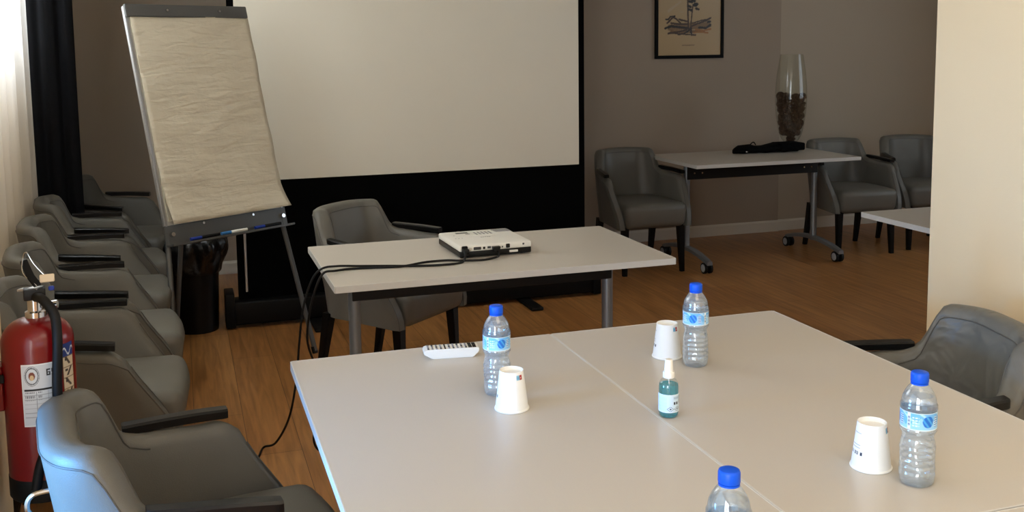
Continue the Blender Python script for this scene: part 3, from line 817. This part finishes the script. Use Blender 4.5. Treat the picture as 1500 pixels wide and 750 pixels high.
port('rating_label', 0.07, 0.0155, 0.034, 0.008, M_white, 0.006)
bm = BM(); prism(bm, [(-0.018, 0.04), (0.012, 0.04), (0.010, 0.028), (0.003, 0.021), (-0.009, 0.021), (-0.016, 0.028)], 'y', yb_ - 0.018, yb_ + 0.001); link('cable_plug', bm, M_blackp, r, True, 30)
bm = BM(); box(bm, (-0.125, yb_ - 0.014, 0.03), (0.022, 0.03, 0.022), 0.004, 2); link('power_plug', bm, M_blackp, r)
bm = BM(); cyl(bm, (-0.06, 0.149, 0.03), (-0.06, 0.158, 0.03), 0.018, seg=24); link('lens', bm, M_blackp, r)

# cables from the projector over the table's left end to the floor
def cable(pts_, label, rr=0.0042):
    bm = BM(); tube(bm, catmull(pts_, 12), rr, 8)
    return tag(link('cable', bm, M_rub), label, 'cable', 'black cables of the projector')
zt = 0.7446
cable([(0.99, 3.622, 0.768), (0.985, 3.595, 0.765), (0.965, 3.565, zt), (0.90, 3.545, zt), (0.80, 3.56, zt), (0.70, 3.60, zt), (0.60, 3.635, zt), (0.52, 3.65, zt + 0.003), (0.462, 3.65, 0.742), (0.425, 3.655, 0.70), (0.392, 3.66, 0.60), (0.375, 3.67, 0.47), (0.362, 3.69, 0.33), (0.335, 3.74, 0.17), (0.29, 3.82, 0.05), (0.25, 3.90, 0.006), (0.225, 3.82, 0.0045), (0.17, 3.62, 0.0045), (0.08, 3.4, 0.0045)],
      'black power cable hanging from the small table down to the floor towards the near chair')
cable([(1.12, 3.622, 0.762), (1.11, 3.59, 0.75), (1.05, 3.575, zt), (0.97, 3.59, zt), (0.92, 3.615, zt), (0.84, 3.615, zt), (0.74, 3.575, zt), (0.64, 3.59, zt), (0.56, 3.60, zt), (0.50, 3.575, zt + 0.003), (0.458, 3.565, 0.745), (0.43, 3.56, 0.70), (0.405, 3.58, 0.60), (0.40, 3.62, 0.48), (0.44, 3.66, 0.36), (0.48, 3.68, 0.27), (0.45, 3.70, 0.17), (0.42, 3.72, 0.09), (0.45, 3.75, 0.02), (0.55, 3.78, 0.0045), (0.7, 3.80, 0.0045)],
      'black video cable hanging off the small table corner in a loop beside the big table')

# ------------------------------------------------------------------ water bottles
def blue_label(seed):
    rnd = random.Random(seed); ph = rnd.uniform(0, 6)
    def f(u, v):
        if v < 0.06 or v > 0.95: return S(215, 232, 245)
        w = 0.48 + 0.14 * sin(u * 25 + ph) + 0.10 * sin(u * 61 + 2 * ph) + 0.05 * sin(u * 120)
        base = S(112, 182, 238) if v > w else S(150, 205, 245)
        if v > w and sin(u * 37 + v * 9) > 0.8: base = S(170, 215, 248)
        k = (u * 3) % 1
        if 0.10 < k < 0.20:                                            # bar code panel
            return S(60, 80, 110) if (0.2 < v < 0.8 and int(v * 30) % 2 and 0.12 < k < 0.18) else S(225, 236, 245)
        if 0.24 < k < 0.42 and 0.15 < v < 0.85 and int(v * 13) % 2 and (int(u * 130) % 4): return S(215, 234, 250)
        d = math.hypot((k - 0.66) * 2.2, v - 0.52)
        if d < 0.33: return S(28, 110, 205) if sin(k * 40 + v * 14) > -0.3 else S(70, 160, 225)
        if 0.86 < k < 0.97 and 0.2 < v < 0.8: return S(40, 90, 170) if int(v * 16) % 2 else S(200, 225, 245)
        return base
    return f
BH = 0.207
def make_bottle(label, group):
    root = thing('water_bottle', label, 'bottle', group=group)
    pts_ = [(0.0, 0.006), (0.018, 0.004), (0.026, 0.0), (0.0295, 0.004), (0.0308, 0.012)]
    z = 0.018
    for k in range(5):
        pts_ += [(0.0312, z), (0.0312, z + 0.006), (0.0294, z + 0.0085), (0.0294, z + 0.010)]; z += 0.0115
    pts_ += [(0.0300, 0.078), (0.0275, 0.086), (0.0272, 0.091), (0.0300, 0.098), (0.0322, 0.102), (0.0322, 0.106), (0.0314, 0.107), (0.0314, 0.140), (0.0324, 0.142), (0.0322, 0.148), (0.0298, 0.152), (0.0300, 0.154), (0.0285, 0.162), (0.0245, 0.171), (0.0185, 0.180), (0.0140, 0.185), (0.0132, 0.190), (0.0132, 0.197)]
    def petal(r_, z, a):
        k = 1 - sm(0.0, 0.02, z)
        q = r_ * (1 - 0.05 * k * (0.5 + 0.5 * cos(5 * a)))
        if 0.018 < z < 0.076: q *= 1 + 0.028 * sin(6 * a + 60 * z)
        return q
    bm = BM(); lathe(bm, pts_, 48, fn=petal); link('bottle_body', bm, M_pet, root, True, 60)
    wp = [(max(0, a - 0.0007), b + 0.0006) for a, b in pts_ if b < 0.168]
    wp += [(0.0255, 0.1665), (0.0, 0.1665)]
    bm = BM(); lathe(bm, wp, 48, fn=petal); link('water', bm, M_water, root, True, 60)
    painted('label', lambda u, v: (0.0318 * cos(-2 * pi * u), -0.0318 * sin(-2 * pi * u), 0.1075 + 0.032 * v), 240, 40, blue_label(3), M_plabel, root)
    bm = BM(); 
    def knurl(r_, z, a): return r_ * (1 + 0.012 * cos(40 * a)) if 0.189 < z < 0.204 else r_
    lathe(bm, [(0, 0.1885), (0.0150, 0.1885), (0.0155, 0.190), (0.0155, 0.203), (0.0145, 0.2062), (0.013, 0.207), (0, 0.207)], 80, fn=knurl)
    link('bottle_cap', bm, M_cap, root, True, 50)
    bm = BM(); lathe(bm, [(0.0134, 0.1845), (0.0152, 0.1848), (0.0152, 0.1875), (0.0134, 0.188)], 40); link('cap_ring', bm, M_cap, root)
    return root
GB = 'water bottles with blue caps'
b1 = make_bottle('water bottle with blue cap beside the white remote control', GB); b1.location = (0.668, 2.18, 0.74); b1.rotation_euler.z = radians(75)
dup(b1, (1.194, 2.208, 0.74), radians(150), 'water bottle with blue cap at the far side of the big table, behind the spray', GB)
dup(b1, (1.242, 1.462, 0.74), radians(62), 'water bottle with blue cap on the right, beside the cup with small print', GB)
dup(b1, (0.706, 1.205, 0.74), radians(20), 'water bottle cut off by the bottom edge, only its blue cap and shoulder in view', GB)

# ------------------------------------------------------------------ upturned paper cups
def cup_col(u, v):
    a = u * 360
    if 0.80 < v < 0.93 and 8 < a < 40:
        if a < 25:
            return S(70, 130, 180) if (int(a) % 5 < 2 and 0.83 < v < 0.9) else S(130, 185, 215)
        return S(235, 200, 190) if math.hypot((a - 31) / 30, (v - 0.86) * 2) < 0.05 else S(165, 40, 45)
    if 0.92 < v < 0.935 and 8 < a < 40: return S(60, 70, 80)
    t = (a - 225)
    if 0 < t < 60:
        if 0.30 < v < 0.38:
            k = int(t / 10); q = (t % 10) / 10
            if t < 40 and q < 0.75:
                gx = 1 - q / 0.75 - 1e-6; gy = 1 - (v - 0.30) / 0.08
                if glyph('BIO0'[k], max(0, gx), max(0, min(0.999, gy))): return S(70, 75, 85)
            if 46 < t < 54: return S(35, 40, 55)
        if t < 45 and (0.455 < v < 0.468 or 0.52 < v < 0.532 or 0.78 < v < 0.79) and int(t) % 4: return S(140, 148, 158)
    return S(238, 240, 240)
M_cupw = mat('cup_paper', S(240, 240, 236), 0.6)
def make_cup(label, group):
    root = thing('paper_cup', label, 'cup', group=group)
    rb, rt, h = 0.0365, 0.0265, 0.088
    painted('cup_wall', lambda u, v: ((rb + (rt - rb) * v) * cos(2 * pi * u), (rb + (rt - rb) * v) * sin(2 * pi * u), 0.004 + (h - 0.004) * v), 180, 80, cup_col, M_cup, root)
    bm = BM(); lathe(bm, [(rt, h), (rt - 0.0004, h + 0.0006), (rt - 0.0012, h), (rt - 0.0016, h - 0.007), (rt - 0.002, h - 0.0078), (0, h - 0.0072)], 64)
    link('cup_base', bm, M_cupw, root)
    bm = BM()
    ring = [(rb + 0.0022 * cos(t), 0.0026 + 0.0026 * sin(t)) for t in [2 * pi * k / 12 for k in range(13)]]
    lathe(bm, ring, 64); link('rim', bm, M_cupw, root)
    bm = BM(); lathe(bm, [(rb - 0.001, 0.004), (rt - 0.002, h - 0.008)], 64); link('inner_wall', bm, M_cupw, root)
    return root
GCU = 'upturned white paper cups'
def aim(x, y): return math.atan2(-y, -x)
c1 = make_cup('upturned white paper cup in front of the bottle near the remote control', GCU)
c1.location = (0.668, 2.072, 0.74); c1.rotation_euler.z = aim(0.668, 2.072) + radians(38 - 24)
dup(c1, (1.158, 2.292, 0.74), aim(1.158, 2.292) + radians(48 - 24), 'upturned white paper cup farthest away on the big table, next to a bottle', GCU)
dup(c1, (1.208, 1.546, 0.74), aim(1.208, 1.546) + radians(76 - 24), 'upturned white paper cup with small dark print, left of the right-hand bottle', GCU)

# ------------------------------------------------------------------ hand spray
r = thing('spray_bottle', 'small turquoise hand sanitizer spray bottle with white cap on the big table', 'spray bottle', (0.972, 1.915, 0.74), aim(0.972, 1.915))
def sq(r_, z, a): return r_
bm = BM(); lathe(bm, [(0, 0.002), (0.017, 0.0), (0.0205, 0.003), (0.0215, 0.008), (0.0215, 0.066), (0.0205, 0.073), (0.0165, 0.080), (0.0105, 0.083), (0.0105, 0.088)], 40); link('bottle_body', bm, M_spray, r)
bm = BM(); lathe(bm, [(0, 0.0028), (0.0165, 0.0012), (0.0198, 0.004), (0.0207, 0.009), (0.0207, 0.066), (0.0196, 0.0715), (0, 0.0715)], 40); link('liquid', bm, M_gel, r)
def spl(u, v):
    if v < 0.02 or v > 0.97: return S(225, 236, 244)
    if 0.06 < u < 0.46: return S(185, 215, 238) if (0.12 < v < 0.9 and int(v * 26) % 2 and int(u * 90) % 5) else S(205, 228, 244)
    for cx, cy in ((0.56, 0.2), (0.8, 0.2)):
        d = abs(u - cx) * 1.25 + abs(v - cy)
        if 0.12 < d < 0.145: return S(60, 65, 72)
        if d < 0.05: return S(40, 42, 48)
    if 0.66 < u < 0.73 and 0.44 < v < 0.6: return S(25, 28, 34)
    if 0.75 < u < 0.82 and 0.44 < v < 0.6: return S(25, 28, 34)
    if 0.64 < u < 0.86 and 0.74 < v < 0.88: return S(110, 140, 170) if int(u * 40) % 2 else S(200, 222, 240)
    if 0.88 < u < 0.97 and 0.45 < v < 0.92: return S(70, 76, 84) if int(v * 40) % 2 else S(190, 205, 220)
    return S(205, 226, 242)
painted('label', lambda u, v: (0.0219 * cos(-1.6 + 3.2 * u), 0.0219 * sin(-1.6 + 3.2 * u), 0.0135 + 0.0395 * v), 100, 60, spl, M_print, r)
bm = BM(); lathe(bm, [(0, 0.0855), (0.0122, 0.0855), (0.0125, 0.087), (0.0125, 0.0975), (0.0118, 0.099), (0, 0.099)], 32); link('collar', bm, M_white, r)
bm = BM(); lathe(bm, [(0, 0.099), (0.0100, 0.099), (0.0092, 0.108), (0.0082, 0.1235), (0.0072, 0.1252), (0, 0.1255)], 32); link('spray_cap', bm, M_white, r)
bm = BM(); tube(bm, [(0, 0, 0.086), (0.0, 0.002, 0.05), (0.004, 0.004, 0.012)], 0.0012, 6); link('dip_tube', bm, M_white, r)

# ------------------------------------------------------------------ remote control
r = thing('remote_control', 'white remote control with dark keys lying on the big table', 'remote control', (0.640, 2.492, 0.74), radians(-8))
bm = BM(); prism(bm, [(-0.05, 0.0), (0.056, 0.0), (0.071, 0.014), (0.071, 0.0225), (0.0695, 0.0245), (-0.066, 0.0245), (-0.072, 0.020), (-0.073, 0.013), (-0.062, 0.0075)], 'y', -0.024, 0.024)
bmesh.ops.bevel(bm, geom=bm.edges[:], offset=0.0022, segments=2, affect='EDGES')
link('case', bm, M_white, r, True, 40)
for i in range(12):
    for j in range(3):
        if i in (4,) : m_, w = M_blackp, 0.004
        elif i >= 10: m_, w = M_blackp, 0.0095
        else: m_, w = (M_grey if (i + j) % 3 else M_dgrey), 0.005
        bm = BM(); box(bm, (-0.060 + i * 0.0108, -0.0145 + j * 0.0145, 0.0252), (w, 0.009, 0.0026), 0.0008, 1); link('button', bm, m_, r, False)

# ------------------------------------------------------------------ vase and pine cones
VX, VY, VZ = 4.285, 6.50, 0.74
vprof = [(0.070, 0.0), (0.070, 0.008), (0.040, 0.018), (0.034, 0.032), (0.045, 0.055), (0.068, 0.085), (0.086, 0.13), (0.100, 0.20), (0.110, 0.28), (0.115, 0.36), (0.113, 0.45), (0.106, 0.54), (0.095, 0.62), (0.082, 0.70)]
def catp(pf, n=4): return [(max(0, p.x), p.y) for p in catmull([(a, b, 0) for a, b in pf], n)]
outer = [(0, 0)] + catp(vprof)
inner = [(max(0, a - 0.003), b) for a, b in catp(vprof[4:])]
bm = BM(); lathe(bm, outer + inner[::-1] + [(0, 0.058)], 56)
o = tag(link('glass_vase', bm, M_glass), 'tall clear glass vase of pine cones on the side table by the corner', 'vase'); o.location = (VX, VY, VZ)
def rad(z):
    for (a, b), (c, d) in zip(vprof[4:], vprof[5:]):
        if b <= z <= d: return a + (c - a) * (z - b) / (d - b)
    return 0.04
def make_cone():
    bm = BM(); L, Rm = 0.066, 0.024
    lathe(bm, [(0, -L / 2)] + [(Rm * 0.75 * sin(pi * (k / 10) ** 0.8), -L / 2 + L * k / 10) for k in range(1, 10)] + [(0, L / 2)], 12)
    for i in range(74):
        t = (i + 0.5) / 74; a = i * 2.39996; z = -L / 2 + L * t
        rr = Rm * sin(pi * min(0.97, 0.12 + 0.86 * t) ** 0.85); w = 0.0085 * (1.1 - 0.6 * t)
        d = Vector((cos(a), sin(a), 0)); tn = Vector((-sin(a), cos(a), 0)); up = Vector((0, 0, 1))
        b0 = d * rr * 0.5 + up * z; tip = d * (rr + 0.004) + up * (z + 0.006)
        vs = [bm.verts.new(p) for p in (b0 - tn * w * 0.5, b0 + tn * w * 0.5, tip + tn * w, tip + up * 0.0035, tip - tn * w, tip - up * 0.004)]
        bm.faces.new((vs[0], vs[1], vs[2], vs[3], vs[4])); bm.faces.new((vs[0], vs[5], vs[1])); bm.faces.new((vs[1], vs[5], vs[2]))
        bm.faces.new((vs[2], vs[5], vs[3])); bm.faces.new((vs[3], vs[5], vs[4])); bm.faces.new((vs[4], vs[5], vs[0]))
    return link('pine_cone', bm, M_cone, None, False)
pc = make_cone(); tag(pc, 'dark brown pine cone inside the clear glass vase', 'pine cone', 'pine cones in the vase')
rnd = random.Random(4); first = True
for z, nn in ((0.085, 1), (0.122, 4), (0.165, 5), (0.208, 7), (0.252, 7), (0.296, 8), (0.340, 8), (0.385, 7)):
    R1 = rad(z) - 0.036
    off = rnd.uniform(0, 6)
    for k in range(nn):
        o = pc if first else pc.copy()
        if not first: COL.objects.link(o)
        first = False
        a = off + 2 * pi * k / nn
        rr = max(0, R1) if nn > 1 else 0
        o.location = (VX + rr * cos(a), VY + rr * sin(a), VZ + z + rnd.uniform(-0.012, 0.012))
        o.rotation_euler = (rnd.uniform(0.6, 2.4), rnd.uniform(0, 6), rnd.uniform(0, 6)); sc_ = rnd.uniform(0.85, 1.2); o.scale = (sc_,) * 3

# black case lying on the side table
r = thing('black_case', 'black folded soft case lying on the side table in front of the vase', 'case', (4.03, 6.40, 0.74), radians(-2))
bm = BM(); Rg = []
secs = [(-0.275, 0.012, 0.006), (-0.255, 0.05, 0.020), (-0.21, 0.07, 0.030), (-0.15, 0.075, 0.031), (-0.09, 0.07, 0.025), (-0.03, 0.08, 0.026), (0.04, 0.085, 0.032), (0.12, 0.085, 0.036), (0.19, 0.08, 0.036), (0.225, 0.075, 0.034), (0.235, 0.06, 0.026)]
for x, w, h in secs:
    Rg.append([bm.verts.new((x, w * cos(2 * pi * k / 16) * (1 + 0.08 * sin(7 * x * 9 + k)), h * (1 + sin(2 * pi * k / 16) * (1 + 0.1 * sin(k * 2 + x * 40))))) for k in range(16)])
for A, B in zip(Rg, Rg[1:]):
    for k in range(16): bm.faces.new((A[k], A[(k + 1) % 16], B[(k + 1) % 16], B[k]))
bm.faces.new(Rg[0]); bm.faces.new(Rg[-1][::-1]); link('soft_body', bm, M_case, r)
bm = BM(); box(bm, (0.16, -0.01, 0.040), (0.20, 0.15, 0.055), 0.012, 3); link('hard_end', bm, M_case, r)
bm = BM(); tube(bm, catmull([(-0.14, 0, 0.060), (-0.125, 0, 0.074), (-0.11, 0, 0.076), (-0.095, 0, 0.056)], 6), 0.004, 8); link('strap_loop', bm, M_case, r)
bm = BM(); box(bm, (-0.205, -0.071, 0.018), (0.016, 0.006, 0.010), 0.002, 1); link('buckle', bm, M_chrome, r)

# ------------------------------------------------------------------ framed print
PW, PH = 0.588, 0.82
r = thing('framed_print', 'framed print of a tree landscape in a thin black frame on the far wall', 'picture', (3.770, YF - 0.012, 1.413))
bm = BM(); t = 0.025
box(bm, (0, 0, t / 2), (PW, 0.024, t), 0.003, 1); box(bm, (0, 0, PH - t / 2), (PW, 0.024, t), 0.003, 1)
for sx in (-1, 1): box(bm, (sx * (PW / 2 - t / 2), 0, PH / 2), (t, 0.0238, PH - 2 * t), 0.003, 1)
link('frame', bm, M_frame, r, False)
BASE, DK, BR, OC = S(186, 160, 118), S(30, 24, 20), S(66, 46, 32), S(160, 106, 50)
ST = []
HILL = S(128, 100, 66)
def st(pts_, w, c):
    for a, b in zip(pts_, pts_[1:]): ST.append((a, b, w, c))
st([(320, 345), (430, 335), (540, 330), (640, 330), (740, 315)], 34, HILL); st([(330, 380), (450, 385), (560, 385), (700, 385)], 14, S(120, 88, 52))
st([(520, 360), (515, 200), (510, 0), (508, -260)], 9, BR); st([(545, 365), (555, 250), (568, 130)], 7, BR)
for ax, ay in ((545, 85), (575, 75), (605, 105), (620, 155), (530, 130), (540, 165), (590, 120)): st([(ax - 14, ay), (ax + 14, ay + 8)], 13, DK)
st([(265, 350), (330, 330), (420, 340), (515, 350)], 12, DK); st([(300, 400), (400, 390), (500, 365), (545, 350)], 10, BR); st([(410, 412), (470, 405), (530, 370)], 8, DK)
st([(560, 420), (548, 390), (555, 350)], 9, DK); st([(560, 330), (640, 300), (720, 275), (770, 250)], 9, BR); st([(570, 300), (660, 275), (760, 260)], 7, BR)
st([(640, 345), (720, 350), (770, 320)], 12, DK); st([(600, 365), (690, 375), (770, 360)], 9, OC); st([(580, 395), (660, 390), (740, 398)], 8, OC)
st([(740, 290), (765, 285)], 12, DK); st([(285, 300), (350, 240), (390, 260), (430, 300)], 9, BR); st([(270, 262), (300, 262), (320, 235), (370, 232)], 8, DK)
st([(420, 265), (520, 285)], 10, BR); st([(330, 300), (420, 310), (510, 310)], 10, BR); st([(310, 395), (420, 405), (600, 420)], 8, BR)
st([(300, 180), (340, 150), (400, 110), (430, 90)], 12, S(190, 172, 140)); st([(420, 185), (460, 190)], 8, S(185, 165, 130))
for k in range(9): st([(470 + k * 12 - 60, -260 + abs(k - 4) * 14), (510 + (k - 4) * 32, -330 + abs(k - 4) * 22)], 15, DK)
for k in range(13): st([(455 + k * 10.5, 520), (461 + k * 10.5, 520)], 4, S(110, 90, 66))
def art(u, v):
    x = 185 + u * 700; y = 620 - v * 700 * (PH - 2 * t) / (PW - 2 * t)
    best = None
    for (ax, ay), (bx, by), w, c in ST:
        dx, dy = bx - ax, by - ay; L2 = dx * dx + dy * dy
        q = max(0, min(1, ((x - ax) * dx + (y - ay) * dy) / L2)) if L2 else 0
        d = math.hypot(x - ax - q * dx, y - ay - q * dy) * (1 + 0.25 * sin(x * 0.31) * sin(y * 0.43))
        if d < w * 0.95: best = c
    if best: return best
    g = 0.5 + 0.5 * sin(x * 0.011 + 1) * sin(y * 0.013)
    e = sm(0, 0.05, u) * sm(1, 0.95, u)
    f = sm(300, 100, y) * 0.5 * e
    return tuple(BASE[i] * (1 - f * 0.4) + S(190, 180, 160)[i] * f * 0.4 for i in range(3))
painted('print_sheet', lambda u, v: (-(PW / 2 - t) + (PW - 2 * t) * u, -0.002, t + (PH - 2 * t) * v), 130, 188, art, M_art, r)
bm = BM(); box(bm, (0, 0.006, PH / 2), (PW - 0.01, 0.006, PH - 0.01)); link('backing', bm, M_dark, r, False)

# ------------------------------------------------------------------ light
def area(name, loc, rot, sx, sy, power, col):
    l = bpy.data.lights.new(name, 'AREA'); l.shape = 'RECTANGLE'; l.size = sx; l.size_y = sy; l.energy = power; l.color = col
    o = bpy.data.objects.new(name, l); COL.objects.link(o); o.location = loc; o.rotation_euler = rot
    return o
# daylight at the windows, with added fill lights among it
area('daylight_near_window', (XL - 0.16, -1.05, 1.35), (0, -pi / 2, 0), 2.2, 1.7, 94, (1.0, 0.98, 0.96))
area('daylight_far_window', (XL - 0.16, (W2[0] + W2[1]) / 2, (W2[2] + W2[3]) / 2), (0, -pi / 2, 0), W2[3] - W2[2], W2[1] - W2[0], 95, (0.92, 0.96, 1.0))
d_ = Vector((-0.3, 2.1, 0.64)) - Vector((-1.14, 1.88, 0.84))
sk = area('chair_back_blue_fill', (-1.14, 1.88, 0.84), d_.to_track_quat('-Z', 'Y').to_euler(), 0.55, 0.6, 15, (0.10, 0.42, 1.0))  # added blue light, aimed low at the nearest chair's back
sk.data.spread = radians(80)
area('rear_fill', ((W3[0] + W3[1]) / 2, YB - 0.16, (W3[2] + W3[3]) / 2), (pi / 2, 0, pi), W3[1] - W3[0], W3[3] - W3[2], 165, (0.98, 0.985, 1.0))  # added fill from behind the camera to brighten the screen end
area('daylight_alcove_window', (XR2 + 0.16, (W4[0] + W4[1]) / 2, (W4[2] + W4[3]) / 2), (0, pi / 2, 0), W4[3] - W4[2], W4[1] - W4[0], 16, (0.92, 0.96, 1.0))
area('warm_fill', (0.9, 0.6, 2.72), (0, 0, 0), 1.2, 1.2, 8, (1.0, 0.80, 0.56))  # added warm fill from above, no fixture here
w = bpy.data.worlds.new('sky'); scn.world = w; w.use_nodes = True
w.node_tree.nodes['Background'].inputs['Color'].default_value = (0.75, 0.87, 1.0, 1)
w.node_tree.nodes['Background'].inputs['Strength'].default_value = 1.5

# ------------------------------------------------------------------ camera
F_PX, Y0 = 1493.4, 233.0
p_, yw, rl = 0.11232, 0.31507, -0.01219
f0 = Vector((sin(yw) * cos(p_), cos(yw) * cos(p_), -sin(p_))); r0 = Vector((cos(yw), -sin(yw), 0)); u0 = r0.cross(f0)
rr_ = r0 * cos(rl) + u0 * sin(rl); uu_ = -r0 * sin(rl) + u0 * cos(rl)
cam = bpy.data.cameras.new('camera'); co = bpy.data.objects.new('camera', cam); COL.objects.link(co)
Mx = Matrix((rr_, uu_, -f0)).transposed().to_4x4(); Mx.translation = Vector((0, 0, 1.54)); co.matrix_world = Mx
cam.sensor_fit = 'HORIZONTAL'; cam.sensor_width = 36; cam.lens = 36 * F_PX / 1500
cam.shift_y = -(375 - Y0) / 1500
cam.clip_start = 0.02
scn.camera = co

vs = scn.view_settings
vs.view_transform = 'Standard'; vs.look = 'None'; vs.gamma = 1.0; vs.use_curve_mapping = False; vs.exposure = 0.28
cy = scn.cycles
cy.use_denoising = True
cy.max_bounces = 14; cy.diffuse_bounces = 6; cy.glossy_bounces = 6; cy.transmission_bounces = 12; cy.transparent_max_bounces = 24
cy.sample_clamp_indirect = 6.0
cy.caustics_reflective = False; cy.caustics_refractive = False
